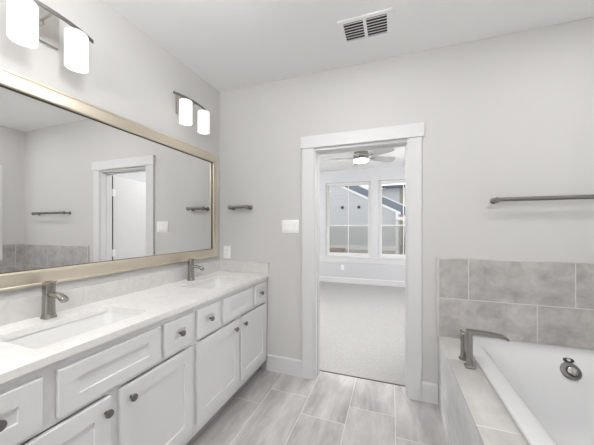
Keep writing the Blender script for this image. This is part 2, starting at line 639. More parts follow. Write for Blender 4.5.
# the open door leaf, seen in the mirror
dl = struct(thing('door_1', 'white flush bedroom door swung open past the jamb', 'door', (1.772, 0.165, 0),
                  math.radians(101 - 90)))
# local: leaf runs along +Y, its face towards the doorway looks to -X
ang = math.radians(101)
dl.rotation_euler = (0, 0, -(ang - PI / 2))
MB().box(0.004, 0.039, 0.003, 0.722, 0.012, 2.024, 0.001).obj('door_slab', M['trim'], dl, 0)
MB().box(0.0045, 0.0385, 0.0, 0.0028, 0.012, 2.024).obj('hinge_gap_shade', M['dark'], dl, 0)  # dark strip painted for the shaded gap between leaf and jamb
for hz in (0.25, 1.02, 1.80):
    hb = MB()
    hb.lathe([(0.006, hz - 0.045), (0.006, hz + 0.045)], 10, 'Z', (-0.004, -0.010, 0))
    hb.box(-0.006, -0.002, -0.018, -0.006, hz - 0.045, hz + 0.045)
    hb.box(-0.004, 0.006, -0.006, 0.03, hz - 0.045, hz + 0.045)
    hb.obj('hinge', M['plastic'], dl)
MB().lathe([(0.0005, 0.0), (0.026, 0.0), (0.026, 0.006), (0.011, 0.010), (0.011, 0.034), (0.026, 0.044),
            (0.028, 0.056), (0.018, 0.066), (0.0005, 0.067)], 20, 'X', (0.039, 0.66, 0.95)).obj('door_knob', M['nickel'], dl)


# ------------------------------------------------------------------ bedroom windows
def window(name, x0, x1, label):
    w = struct(thing(name, label, 'window', ((x0 + x1) / 2, FY + 0.10, BZ0)))
    hw = (x1 - x0) / 2
    hh = BZ1 - BZ0
    ym = 0.735                                   # meeting rail height in the opening
    def part(nm, bb, mat, p=None, sm=0):
        return bb.obj(nm, mat, p or w, sm)
    f = 0.042
    b = MB()
    e = 0.0006
    b.box(-hw + e, -hw + f, -0.035, 0.045, e, hh - e).box(hw - f, hw - e, -0.035, 0.045, e, hh - e)
    b.box(-hw + f, hw - f, -0.035, 0.045, hh - f, hh - e).box(-hw + f, hw - f, -0.035, 0.045, e, f)
    part('window_frame', b, M['ext_white'])
    # upper sash, set outward
    s = 0.034
    b = MB()
    b.box(-hw + f, -hw + f + s, 0.008, 0.035, ym, hh - f).box(hw - f - s, hw - f, 0.008, 0.035, ym, hh - f)
    b.box(-hw + f + s, hw - f - s, 0.008, 0.035, hh - f - s, hh - f).box(-hw + f + s, hw - f - s, 0.008, 0.035, ym, ym + s)
    us = part('upper_sash', b, M['ext_white'])
    part('muntin', MB().box(-0.009, 0.009, 0.012, 0.031, ym + s, hh - f - s), M['ext_white'], us)
    part('pane', MB().box(-hw + f + s, hw - f - s, 0.020, 0.023, ym + s, hh - f - s), M['glass'], us)
    # lower sash, set inward
    b = MB()
    b.box(-hw + f, -hw + f + s, -0.028, -0.002, f, ym + s).box(hw - f - s, hw - f, -0.028, -0.002, f, ym + s)
    b.box(-hw + f + s, hw - f - s, -0.028, -0.002, ym, ym + s).box(-hw + f + s, hw - f - s, -0.028, -0.002, f, f + 0.04)
    ls = part('lower_sash', b, M['ext_white'])
    part('muntin', MB().box(-0.009, 0.009, -0.024, -0.006, f + 0.04, ym), M['ext_white'], ls)
    part('pane', MB().box(-hw + f + s, hw - f - s, -0.016, -0.013, f + 0.04, ym), M['glass'], ls)
    part('insect_screen', MB().box(-hw + f, hw - f, 0.038, 0.040, f, ym), M['screen'])
    return w


window('window_1', *WINS[0], 'left white single-hung bedroom window facing the neighboring house')
window('window_2', *WINS[1], 'right white single-hung bedroom window partly hidden by the door casing')
b = MB()
b.box(-0.35, 2.9, FY - 0.045, FY + 0.05, BZ0 - 0.035, BZ0 - 0.0005, 0.004)
b.box(-0.30, 2.85, FY - 0.018, FY - 0.0005, BZ0 - 0.145, BZ0 - 0.0352, 0.002)
mstruct('trim_2', b, M['trim'], 'white sill board and apron under the bedroom windows', 'window sill')

# obscured window over the tub (only its edge shows, in the mirror)
w3 = struct(thing('window_3', 'white framed obscured-glass window over the bathtub', 'window', (W, (WY0 + WY1) / 2, WZ0)))
hy = (WY1 - WY0) / 2
hz = WZ1 - WZ0
e = 0.0006
b = MB()
b.box(0.0, 0.10, -hy + e, -hy + 0.05, e, hz - e).box(0.0, 0.10, hy - 0.05, hy - e, e, hz - e)
b.box(0.0, 0.10, -hy + 0.05, hy - 0.05, e, 0.05).box(0.0, 0.10, -hy + 0.05, hy - 0.05, hz - 0.05, hz - e)
b.obj('window_frame', M['trim'], w3, 0)
MB().box(0.05, 0.06, -hy + 0.05, hy - 0.05, 0.05, hz - 0.05).obj('pane', M['frost'], w3, 0)
b = MB()
b.box(-0.015, -0.0004, hy, hy + 0.07, -0.07, hz + 0.07).box(-0.015, -0.0004, -hy - 0.07, -hy, -0.07, hz + 0.07)
b.box(-0.015, -0.0004, -hy, hy, hz, hz + 0.07).box(-0.015, -0.0004, -hy, hy, -0.07, 0.0)
b.obj('casing', M['trim'], w3, 0)

# ------------------------------------------------------------------ tile band over the tub
TZ0, TZ1 = 0.50, 1.118
mstruct('trim_3', MB().box(1.986, W - 0.0105, -0.010, -0.0003, TZ0, TZ1 - 0.010), M['walltile'],
        'gray stone tile band on the back wall above the bathtub', 'tile band')
b = MB()
b.box(1.966, 1.9858, -0.012, -0.0003, TZ0 + 0.01, TZ1, 0.002).box(1.9858, W - 0.0105, -0.012, -0.0003, TZ1 - 0.010, TZ1, 0.002)
mstruct('trim_4', b, M['decktile'], 'narrow pale edge strip around the back wall tile band', 'tile edging')
b = MB()
b.box(W - 0.010, W - 0.0003, -1.80, -0.0003, TZ0, WZ0 - 0.071)
b.box(W - 0.010, W - 0.0003, WY1 + 0.071, -0.0003, WZ0 - 0.071, TZ1)
b.box(W - 0.010, W - 0.0003, -1.80, WY0 - 0.071, WZ0 - 0.071, TZ1)
mstruct('trim_5', b, M['walltile_r'], 'gray stone tile band on the right wall above the bathtub', 'tile band')

# ------------------------------------------------------------------ vanity
CF = 0.531          # face-frame plane
DT = 0.020          # door thickness
KNOB = None


def shaker(w, h, rail, rec=0.007, rail_h=None):
    """front panel facing +X, centred on y, from z=0 to h, back at x=0"""
    rh = rail_h or rail
    b = MB()
    t = bmesh.new()
    bv = 0.0016
    y0, y1 = -w / 2, w / 2
    def ring(x, iy, iz):
        return [(x, y0 + iy, iz), (x, y1 - iy, iz), (x, y1 - iy, h - iz), (x, y0 + iy, h - iz)]
    b.loft([ring(0, 0, 0), ring(DT - bv, 0, 0), ring(DT, bv, bv), ring(DT, rail, rh),
            ring(DT - rec, rail + 0.0016, rh + 0.0016)])
    t.free()
    return b


def knob_at(parent, y, z):
    b = MB()
    b.lathe([(0.0004, 0), (0.007, 0), (0.0062, 0.003), (0.0055, 0.012), (0.0085, 0.016), (0.0155, 0.0185), (0.0165, 0.022),
             (0.0150, 0.0265), (0.009, 0.0295), (0.0004, 0.0305)], 24, 'X', (0, 0, 0))
    return b.obj('knob', M['gun'], parent, 40, loc=(DT, y, z))


def front(name, parent, yc, w, z0, z1, rail, knob=None, rec=0.007, rail_h=None, label=None):
    o = shaker(w, z1 - z0, rail, rec, rail_h).obj(name, M['cabinet'], parent, 0, loc=(CF + 0.0004, yc, z0 - 0.0))
    if knob:
        knob_at(o, knob[0] - yc, knob[1] - z0)
    return o


def cabinet(label, y_mid, drawers, false, doors):
    ys = (doors[0][0] + doors[1][1]) / 2 - y_mid
    """y coordinates are given in the room; local y = room y - y_mid"""
    c = thing('vanity_cabinet', label, 'cabinet', (0, y_mid, 0), 0, 'white shaker vanity cabinets')
    half = 0.4985
    b = MB()
    b.box(0.003, CF - 0.02, -half, half, 0.10, 0.118)               # floor of the cabinet
    b.box(0.003, CF - 0.02, -half, -half + 0.016, 0.118, 0.862)     # sides
    b.box(0.003, CF - 0.02, half - 0.016, half, 0.118, 0.862)
    b.box(0.003, 0.012, -half + 0.016, half - 0.016, 0.118, 0.862)  # back
    b.obj('cabinet_body', M['cabinet'], c, 0)
    f = MB()
    e0, e1 = CF - 0.02, CF
    f.box(e0, e1, -half, half, 0.10, 0.15)
    f.box(e0, e1, -half, half, 0.655, 0.675)
    f.box(e0, e1, -half, half, 0.835, 0.8825)
    for a0, a1 in ((-half, -half + 0.06), (half - 0.06, half)):
        f.box(e0, e1, a0, a1, 0.15, 0.655).box(e0, e1, a0, a1, 0.675, 0.835)
    f.box(e0, e1, ys - 0.035, ys + 0.035, 0.15, 0.655)
    f.box(e0, e1, -half + 0.06, half - 0.06, 0.675, 0.835)           # closed panel behind drawer fronts
    f.obj('face_frame', M['cabinet'], c, 0)
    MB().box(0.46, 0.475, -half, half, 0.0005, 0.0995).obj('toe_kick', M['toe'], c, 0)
    for (a0, a1) in drawers:
        ym, w = (a0 + a1) / 2 - y_mid, a1 - a0
        front('drawer', c, ym, w, 0.678, 0.846, 0.062, (ym, 0.768), rail_h=0.058)
    a0, a1 = false
    front('false_drawer_front', c, (a0 + a1) / 2 - y_mid, a1 - a0, 0.678, 0.846, 0.066, rail_h=0.052)
    for (a0, a1, ky) in doors:
        ym, w = (a0 + a1) / 2 - y_mid, a1 - a0
        front('door', c, ym, w, 0.160, 0.650, 0.066, (ky - y_mid, 0.594))
    return c


cabinet('white shaker vanity cabinet against the doorway wall, under the far sink', -0.500,
        [(-0.263, -0.066), (-0.975, -0.757)], (-0.713, -0.318), [(-0.492, -0.062, -0.447), (-0.980, -0.516, -0.577)])
cabinet('white shaker vanity cabinet nearest the viewer, cut by the picture edge', -1.499,
        [(-1.222, -1.016), (-1.955, -1.728)], (-1.684, -1.250), [(-1.458, -1.018, -1.412), (-1.955, -1.498, -1.522)])
# the end panel of the run
# countertop with two sink cut-outs
CT0, CT1 = 0.8835, 0.9115
SINKS = [(-0.50, 'far'), (-1.47, 'near')]
SX0, SX1, SL = 0.165, 0.455, 0.46


def counter_slab():
    t = bmesh.new()
    loops = [[(0.0005, -2.02), (0.557, -2.02), (0.557, -0.0005), (0.0005, -0.0005)]]
    for yc, _ in SINKS:
        loops.append([(p[0], p[1]) for p in rrect(SX0, SX1, yc - SL / 2, yc + SL / 2, 0, 0.03, 5)])
    edges = []
    for lp in loops:
        vs = [t.verts.new((x, y, CT1)) for x, y in lp]
        for i in range(len(vs)):
            edges.append(t.edges.new((vs[i], vs[(i + 1) % len(vs)])))
    bmesh.ops.triangle_fill(t, use_beauty=True, use_dissolve=False, edges=edges)
    r = bmesh.ops.extrude_face_region(t, geom=list(t.faces))
    for v in [g for g in r['geom'] if isinstance(g, bmesh.types.BMVert)]:
        v.co.z = CT0
    bmesh.ops.recalc_face_normals(t, faces=t.faces)
    b = MB()
    b._merge(t)
    return b


ct = thing('countertop', 'white veined quartz vanity countertop with two undermount sinks', 'countertop', (0, -1.0, CT1))
counter_slab().obj('slab', M['quartz'], ct, 0, loc=(0, 1.0, -CT1))
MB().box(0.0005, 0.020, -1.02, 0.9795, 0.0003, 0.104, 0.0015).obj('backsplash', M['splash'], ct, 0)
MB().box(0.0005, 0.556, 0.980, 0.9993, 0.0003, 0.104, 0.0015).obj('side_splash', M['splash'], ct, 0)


def make_sink(yc, label):
    s = thing('sink', label, 'sink', (0, yc, CT0 - 0.165), 0, 'undermount vanity sinks')
    z = 0.165 - 0.0006
    x0, x1, l = SX0 - 0.006, SX1 + 0.006, SL / 2 + 0.006
    rings = []
    rings.append(rrect(x0 - 0.02, x1 + 0.02, -l - 0.02, l + 0.02, z, 0.04))
    rings.append(rrect(x0, x1, -l, l, z, 0.034))
    for dz, ins, r in ((0.012, 0.004, 0.034), (0.06, 0.010, 0.036), (0.105, 0.018, 0.045), (0.125, 0.032, 0.055),
                       (0.134, 0.062, 0.07), (0.140, 0.12, 0.05)):
        rings.append(rrect(x0 + ins, x1 - ins, -l + ins, l - ins, z - dz, r))
    # outside
    outer = []
    for dz, ins, r in ((0.006, -0.02, 0.04), (0.006, -0.008, 0.04), (0.105, 0.008, 0.045), (0.145, 0.03, 0.055), (0.150, 0.12, 0.05)):
        outer.append(rrect(x0 + ins, x1 - ins, -l + ins, l - ins, z - dz, r))
    seq = list(reversed(outer)) + rings
    MB().loft(seq).obj('basin', M['porcelain'], s, 40)
    MB().lathe([(0.0004, 0), (0.024, 0), (0.026, 0.0025), (0.020, 0.004), (0.017, 0.002), (0.0004, 0.003)], 24, 'Z',
               ((x0 + x1) / 2, 0, 0.0248)).obj('drain', M['chrome'], s)
    return s


make_sink(-0.50, 'white rectangular undermount sink in the countertop near the doorway wall')
make_sink(-1.47, 'white rectangular undermount sink in the countertop nearest the viewer')


# vanity faucets
def rr_ring(cx, cy, hx, hy, z, r):
    return rrect(cx - hx, cx + hx, cy - hy, cy + hy, z, r, 3)


def make_faucet(loc, label):
    f = thing('faucet', label, 'faucet', loc, 0, 'single-hole vanity faucets')
    b = MB()
    b.loft([rr_ring(0, 0, hx, hx, z, hx * 0.42) for hx, z in
            ((0.0255, 0.0), (0.0255, 0.005), (0.0228, 0.012), (0.0210, 0.022), (0.0205, 0.05), (0.0203, 0.118))])
    b.obj('faucet_body', M['nickel'], f, 30)
    h = MB()
    h.loft([rr_ring(0, 0, hx, hx, z, hx * 0.42) for hx, z in
            ((0.0178, 0.118), (0.0178, 0.1205), (0.0207, 0.122), (0.0208, 0.167), (0.0203, 0.171), (0.0195, 0.172))])
    # lever on top, a flat tongue leaning back over the body
    h.loft([[(x, -0.010, z0), (x, 0.010, z0), (x, 0.010, z0 + t), (x, -0.010, z0 + t)] for x, z0, t in
            ((-0.012, 0.170, 0.006), (0.02, 0.171, 0.006), (0.045, 0.175, 0.004))])
    h.obj('handle', M['nickel'], f, 30)
    s = MB()
    secs = []
    for x, z, hw, ht in ((0.012, 0.114, 0.0150, 0.012), (0.035, 0.116, 0.0150, 0.011), (0.060, 0.1155, 0.0150, 0.0105),
                         (0.090, 0.110, 0.0155, 0.0115), (0.110, 0.101, 0.0160, 0.0125), (0.122, 0.094, 0.0150, 0.010)):
        ring = []
        for i in range(16):
            a = 2 * PI * i / 16
            c, d = math.cos(a), math.sin(a)
            pw = lambda v: math.copysign(abs(v) ** 0.55, v)
            tilt = {0.110: 0.2, 0.122: 0.5}.get(x, 0.0)
            ring.append((x + tilt * ht * pw(d), hw * pw(c), z + ht * pw(d)))
        secs.append(ring)
    s.loft(secs)
    s.obj('spout', M['nickel'], f, 50)
    return f


make_faucet((0.090, -1.474, CT1 + 0.0004), 'brushed nickel single-hole faucet behind the near sink')
make_faucet((0.085, -0.505, CT1 + 0.0004), 'brushed nickel single-hole faucet behind the far sink')

# ------------------------------------------------------------------ mirror
MY0, MY1, MZ0, MZ1 = -1.952, -0.058, 1.060, 2.055
mi = thing('mirror', 'large wall mirror in a champagne metal frame above the vanity', 'mirror', (0, (MY0 + MY1) / 2, MZ0))
my, mh = (MY1 - MY0) / 2, MZ1 - MZ0


def frame_loft(prof):
    rings = []
    corners = [(-my, 0, 1, 1), (my, 0, -1, 1), (my, mh, -1, -1), (-my, mh, 1, -1)]
    b = bmesh.new()
    vs = [[b.verts.new((x, cy + sy * w, cz + sz * w)) for w, x in prof] for cy, cz, sy, sz in corners]
    n = len(prof)
    for i in range(4):
        a, c = vs[i], vs[(i + 1) % 4]
        for q in range(n):
            p = (q + 1) % n
            b.faces.new((a[q], a[p], c[p], c[q]))
    bmesh.ops.recalc_face_normals(b, faces=b.faces)
    m = MB()
    m._merge(b)
    return m


frame_loft([(0, 0.0006), (0, 0.020), (0.004, 0.0245), (0.012, 0.0265), (0.016, 0.0245), (0.066, 0.031), (0.074, 0.034),
            (0.080, 0.032), (0.081, 0.0006)]).obj('frame', M['gold'], mi, 25)
frame_loft([(0.0812, 0.0006), (0.0812, 0.022), (0.0825, 0.021), (0.0838, 0.0125), (0.0838, 0.0006)]).obj('reveal_reflection', M['reveal_dark'], mi, 0)  # dark bead painted for the dark reflection in the frame's inner reveal
MB().box(0.0008, 0.012, -my + 0.084, my - 0.084, 0.084, mh - 0.084).obj('mirror_glass', M['mirror'], mi, 0)


# ------------------------------------------------------------------ vanity lights
def make_vanity_light(yc, label):
    v = thing('vanity_light', label, 'wall light', (0, yc, 2.355), 0, 'two-shade vanity lights above the mirror')
    b = MB()
    b.box(0.0005, 0.020, -0.085, 0.085, -0.085, 0.085, 0.003)
    b.obj('back_plate', M['steel'], v, 0)
    a = MB()
    a.tube([(0.018, 0, 0.0), (0.060, 0, 0.004), (0.118, 0, 0.012)], 0.008, 12)
    a.lathe([(0.018, 0.0), (0.018, 0.010), (0.009, 0.018)], 18, 'X', (0.018, 0, 0))
    a.obj('arm', M['steel'], v)
    c = MB()
    n = 18
    secs = []
    for i in range(n + 1):
        y = -0.203 + 0.406 * i / n
        x = 0.132 - 0.038 * (y / 0.203) ** 2
        secs.append([(x - 0.003, y, 0.004), (x + 0.003, y, 0.004), (x + 0.003, y, 0.022), (x - 0.003, y, 0.022)])
    c.loft(secs)
    c.obj('cross_bar', M['bar'], v, 30)
    for sy in (-0.105, 0.105):
        x0 = 0.120
        h = MB()
        h.lathe([(0.006, 0.010), (0.006, -0.006), (0.026, -0.010), (0.026, -0.030), (0.006, -0.032)], 20, 'Z', (x0, sy, 0))
        hd = h.obj('socket_cup', M['steel'], v)
        s = MB()
        s.lathe([(0.026, -0.018), (0.026, -0.014), (0.0465, -0.015), (0.049, -0.019), (0.049, -0.189), (0.0475, -0.191), (0.0455, -0.188), (0.0455, -0.020), (0.026, -0.018)], 32, 'Z', (x0, sy, 0), caps=False)
        s.bm.faces.ensure_lookup_table()
        sh = s.obj('glass_shade', M['shade'], v, 40)
        bl = MB()
        bl.lathe([(0.0004, -0.034), (0.012, -0.036), (0.014, -0.045), (0.026, -0.065), (0.029, -0.082), (0.022, -0.100), (0.0004, -0.108)],
                 20, 'Z', (x0, sy, 0))
        bl.obj('bulb', M['bulb'], v, 40)
    return v


make_vanity_light(-1.477, 'two-shade white glass vanity light at the picture edge, over the near sink')
make_vanity_light(-0.498, 'two-shade white glass vanity light nearest the corner, over the far sink')


# ------------------------------------------------------------------ bars, plates, vent
def make_bar(x0, x1, z, label):
    t = thing('towel_bar', label, 'towel bar', ((x0 + x1) / 2, 0, z))
    h = (x1 - x0) / 2
    b = MB()
    b.lathe([(0.0005, -h), (0.0145, -h), (0.0145, h), (0.0005, h)], 20, 'X', (0, -0.070, 0.003))
    b.obj('bar', M['bar'], t, 40)
    for sx in (-h + 0.008, h - 0.008):
        p = MB()
        p.lathe([(0.022, -0.0004), (0.022, -0.006), (0.011, -0.012), (0.0105, -0.050), (0.014, -0.056), (0.0195, -0.062),
                 (0.0195, -0.080), (0.014, -0.086), (0.0005, -0.087)], 20, 'Y', (sx, 0, 0))
        p.obj('post', M['bar'], t, 40)
    return t


make_bar(2.326, 2.985, 1.538, 'long brushed nickel towel bar on the wall above the bathtub')
make_bar(0.160, 0.368, 1.541, 'short brushed nickel hand towel bar between mirror and doorway')


def make_switch(xc, zc, label):
    p = thing('light_switch', label, 'light switch', (xc, 0, zc))
    MB().box(-0.083, 0.083, -0.007, -0.0004, -0.060, 0.060, 0.003).obj('cover_plate', M['plastic'], p, 40)
    for i in (-1, 0, 1):
        b = MB()
        b.prism([(-0.0072, -0.033), (-0.0125, -0.033), (-0.0095, 0.0), (-0.0082, 0.033), (-0.0072, 0.033)], 'X',
                i * 0.046 - 0.0165, i * 0.046 + 0.0165)
        b.obj('rocker', M['plastic'], p, 0)
    return p


make_switch(0.768, 1.357, 'white three-gang rocker switch plate left of the doorway')


def make_outlet(loc, label, w=0.038, h=0.062):
    p = thing('outlet', label, 'outlet', loc)
    MB().box(-w, w, -0.006, -0.0004, -h, h, 0.0025).obj('cover_plate', M['plastic'], p, 40)
    for s in (-1, 1):
        r = MB().box(-0.0165, 0.0165, -0.0082, -0.0062, s * 0.021 - 0.015, s * 0.021 + 0.015, 0.0008).obj('receptacle', M['plastic'], p, 0)
        b = MB()
        b.box(-0.0075, -0.0055, -0.0086, -0.0083, s * 0.021 - 0.003, s * 0.021 + 0.006)
        b.box(0.0055, 0.0075, -0.0086, -0.0083, s * 0.021 - 0.003, s * 0.021 + 0.005)
        b.obj('slot', M['toe'], r, 0)
    return p


make_outlet((0.090, 0, 1.100), 'white outlet on the wall just above the side splash')
make_outlet((0.515, FY, 0.380), 'white outlet low on the bedroom wall under the left window')

# ceiling vent
cv = thing('ceiling_vent', 'white double-bank louvered ceiling vent', 'vent', (1.475, -0.400, H))
cv.rotation_euler = (0, 0, 0.0)
vx, vy = 0.175, 0.118
b = MB()
b.box(-vx, -0.140, -vy, vy, -0.010, -0.0004, 0.002).box(0.140, vx, -vy, vy, -0.010, -0.0004, 0.002)
b.box(-0.140, 0.140, -vy, -0.090, -0.010, -0.0004, 0.002).box(-0.140, 0.140, 0.090, vy, -0.010, -0.0004, 0.002)
b.obj('vent_frame', M['ceiling'], cv, 0)
MB().box(-0.010, 0.010, -0.090, 0.090, -0.010, -0.0008).obj('divider', M['ceiling'], cv, 0)
MB().box(-0.141, 0.141, -0.091, 0.091, -0.0014, -0.0004).obj('duct_shade_plate', M['dark'], cv, 0)  # flat dark plate painted as the shade behind the louvers
for bank in (-1, 1):
    xa, xb = sorted((bank * 0.010, bank * 0.140))
    for i in range(7):
        yy = -0.078 + i * 0.026
        s = MB()
        s.loft([[(x, yy - 0.007, -0.0098), (x, yy + 0.006, -0.0035), (x, yy + 0.007, -0.0050), (x, yy - 0.006, -0.0112)] for x in (xa, xb)])
        s.obj('louver', M['ceiling'], cv, 0)
MB().box(-0.158, -0.150, -0.020, 0.020, -0.016, -0.010, 0.001).obj('damper_lever', M['plastic'], cv, 0)

# ------------------------------------------------------------------ tub deck, tub, tub filler
DK = 0.520
DKX, DKY = 1.980, -1.80
TX0, TX1, TY0, TY1 = 2.125, 3.185, -1.715, -0.014
td = thing('tub_deck', 'gray tiled surround with a ledge around the drop-in bathtub', 'tub deck', (DKX, -0.9, 0))
ax, ay = -DKX, 0.9


def deck_top():
    t = bmesh.new()
    loops = [[(DKX, DKY), (W - 0.011, DKY), (W - 0.011, -0.0105), (DKX, -0.0105)],
             [(p[0], p[1]) for p in rrect(TX0 + 0.03, TX1 - 0.03, TY0 + 0.03, TY1 - 0.03, 0, 0.06, 5)]]
    edges = []
    for lp in loops:
        vs = [t.verts.new((x, y, DK)) for x, y in lp]
        for i in range(len(vs)):
            edges.append(t.edges.new((vs[i], vs[(i + 1) % len(vs)])))
    bmesh.ops.triangle_fill(t, use_beauty=True, use_dissolve=False, edges=edges)
    r = bmesh.ops.extrude_face_region(t, geom=list(t.faces))
    for v in [g for g in r['geom'] if isinstance(g, bmesh.types.BMVert)]:
        v.co.z = DK - 0.012
    bmesh.ops.recalc_face_normals(t, faces=t.faces)
    m = MB()
    m._merge(t)
    return m


deck_top().obj('deck_top', M['decktile'], td, 0, loc=(ax, ay, 0))
MB().box(DKX + 0.0003, DKX + 0.04, DKY + 0.04, -0.0105, 0.0005, DK - 0.0122).obj('front_panel', M['facetile_lit'], td, 0, loc=(ax, ay, 0))
MB().box(DKX + 0.0003, W - 0.011, DKY + 0.0003, DKY + 0.0398, 0.0005, DK - 0.0122).obj('end_panel', M['walltile'], td, 0, loc=(ax, ay, 0))
MB().box(DKX - 0.003, DKX + 0.0002, DKY, -0.011, DK - 0.010, DK - 0.0004, 0.001).obj('edge_strip', M['decktile'], td, 0, loc=(ax, ay, 0))

tub = thing('bathtub', 'white drop-in acrylic soaking tub set in the tiled surround', 'bathtub',
            ((TX0 + TX1) / 2, (TY0 + TY1) / 2, DK))
tcx, tcy = (TX0 + TX1) / 2, (TY0 + TY1) / 2
# (z, left inset, right inset, near inset, far inset, corner radius)
prof = [
    (DK + 0.0006, 0.006, 0.006, 0.006, 0.002, 0.055),
    (DK + 0.020, 0.002, 0.002, 0.002, 0.001, 0.060),
    (DK + 0.030, 0.000, 0.000, 0.000, 0.000, 0.060),
    (DK + 0.036, 0.004, 0.004, 0.004, 0.003, 0.060),
    (DK + 0.039, 0.012, 0.012, 0.012, 0.010, 0.062),
    (DK + 0.038, 0.070, 0.070, 0.070, 0.075, 0.10),
    (DK + 0.034, 0.084, 0.084, 0.084, 0.098, 0.12),
    (DK + 0.022, 0.096, 0.096, 0.10, 0.118, 0.14),
    (DK + 0.002, 0.108, 0.108, 0.12, 0.136, 0.16),
    (0.476, 0.122, 0.122, 0.16, 0.168, 0.18),
    (0.400, 0.135, 0.135, 0.22, 0.210, 0.20),
    (0.300, 0.150, 0.150, 0.29, 0.245, 0.21),
    (0.200, 0.165, 0.165, 0.36, 0.275, 0.22),
    (0.150, 0.180, 0.180, 0.41, 0.300, 0.22),
    (0.122, 0.215, 0.215, 0.47, 0.345, 0.20),
    (0.114, 0.260, 0.260, 0.52, 0.400, 0.16),
    (0.112, 0.340, 0.340, 0.64, 0.560, 0.12),
]
rings = [rrect(TX0 + l, TX1 - r, TY0 + n_, TY1 - f_, z, rad, 8) for z, l, r, n_, f_, rad in prof]
ub = [rrect(TX0 + l, TX1 - r, TY0 + n_, TY1 - f_, z, rad, 8) for z, l, r, n_, f_, rad in (
    (0.100, 0.30, 0.30, 0.60, 0.50, 0.14), (0.100, 0.20, 0.20, 0.45, 0.33, 0.22), (0.200, 0.15, 0.15, 0.34, 0.25, 0.22),
    (0.400, 0.115, 0.115, 0.20, 0.18, 0.20), (0.500, 0.085, 0.085, 0.10, 0.09, 0.14), (DK + 0.0006, 0.075, 0.075, 0.075, 0.075, 0.10))]
MB().loft(ub + rings).obj('tub_shell', M['acrylic'], tub, 50, loc=(-tcx, -tcy, -DK))

# overflow set square to the sloping end wall
def on_wall(y, z, out):
    """frame at a point of the far inner wall: local +Z points out of the wall into the tub"""
    n = Vector((0, -out[0], out[1])).normalized()
    return n


def disc_on(name, prof, x, y, z, nrm, mat, parent, sx=1.0, sy=1.0, n=28):
    q = Vector((0, 0, 1)).rotation_difference(Vector(nrm).normalized())
    b = MB().lathe(prof, n)
    for v in b.bm.verts:
        v.co = Vector((v.co.x * sx, v.co.y * sy, v.co.z))
    o = b.obj(name, mat, parent, 40)
    o.rotation_mode = 'QUATERNION'
    o.rotation_quaternion = q
    o.location = (x - tcx, y - tcy, z - DK)
    return o


nw = (0, -0.80, 0.60)
OX, OY, OZ = 2.675, -0.186, 0.468
ovf = disc_on('overflow_plate', [(0.0005, 0.0), (0.050, 0.0), (0.050, 0.006), (0.044, 0.010), (0.030, 0.011), (0.0005, 0.011)],
              OX, OY, OZ, nw, M['bar'], tub)


def ring_on(parent, name, prof, mat, off):
    o = MB().lathe(prof, 28).obj(name, mat, parent, 40)
    o.location = off
    return o


ring_on(ovf, 'overflow_knob', [(0.0005, 0.0112), (0.026, 0.0112), (0.026, 0.020), (0.023, 0.022), (0.0005, 0.022)], M['nickel'], (0.004, -0.004, 0))
ring_on(ovf, 'overflow_ring', [(0.027, 0.0112), (0.031, 0.0112), (0.031, 0.014), (0.027, 0.014)], M['dark'], (0.004, -0.004, 0))
bd = disc_on('overflow_slot', [(0.0005, 0.0), (0.022, 0.0), (0.022, 0.004), (0.019, 0.005), (0.0005, 0.005)],
             2.682, -0.150, 0.518, (0, -0.62, 0.78), M['dark'], tub, 1.25, 0.8)
ring_on(bd, 'overflow_slot_trim', [(0.008, 0.0052), (0.010, 0.0052), (0.010, 0.0066), (0.008, 0.0066)], M['chrome'], (0, 0, 0))
disc_on('drain', [(0.0005, 0.0), (0.035, 0.0), (0.036, 0.003), (0.026, 0.006), (0.0005, 0.007)], 2.66, -0.72, 0.1125, (0, 0, 1), M['nickel'], tub)

# tub filler: square spout with its lever handle
tf = thing('tub_faucet', 'brushed nickel deck-mounted tub faucet with flat spout at the far corner', 'faucet', (2.078, -0.455, DK + 0.0004))
b = MB()
b.loft([rr_ring(0, 0, hx, hy_, z, 0.005) for hx, hy_, z in
        ((0.025, 0.025, 0.0), (0.025, 0.025, 0.007), (0.016, 0.018, 0.012), (0.0145, 0.017, 0.05), (0.0145, 0.017, 0.203))])
b.obj('spout_post', M['nickel'], tf, 30)
b = MB()
secs = []
for x, zt, th, hw in ((-0.0155, 0.221, 0.018, 0.017), (0.02, 0.221, 0.020, 0.018), (0.07, 0.2185, 0.018, 0.019), (0.13, 0.214, 0.016, 0.020),
                      (0.168, 0.208, 0.016, 0.020), (0.188, 0.197, 0.014, 0.020)):
    secs.append([(x, -hw, zt - th), (x, hw, zt - th), (x, hw, zt), (x, -hw, zt)])
b.loft(secs)
b.obj('spout', M['nickel'], tf, 25)
b = MB()
b.lathe([(0.026, 0.0), (0.026, 0.008), (0.018, 0.012), (0.0150, 0.05), (0.0150, 0.110), (0.0165, 0.114), (0.0165, 0.162), (0.012, 0.168), (0.0005, 0.168)],
        24, 'Z', (-0.010, 0.098, 0.0))
hb = b.obj('handle', M['nickel'], tf, 35)
b = MB()
b.box(-0.017, -0.003, 0.100, 0.160, 0.155, 0.163, 0.002)
b.obj('lever', M['nickel'], hb, 0)


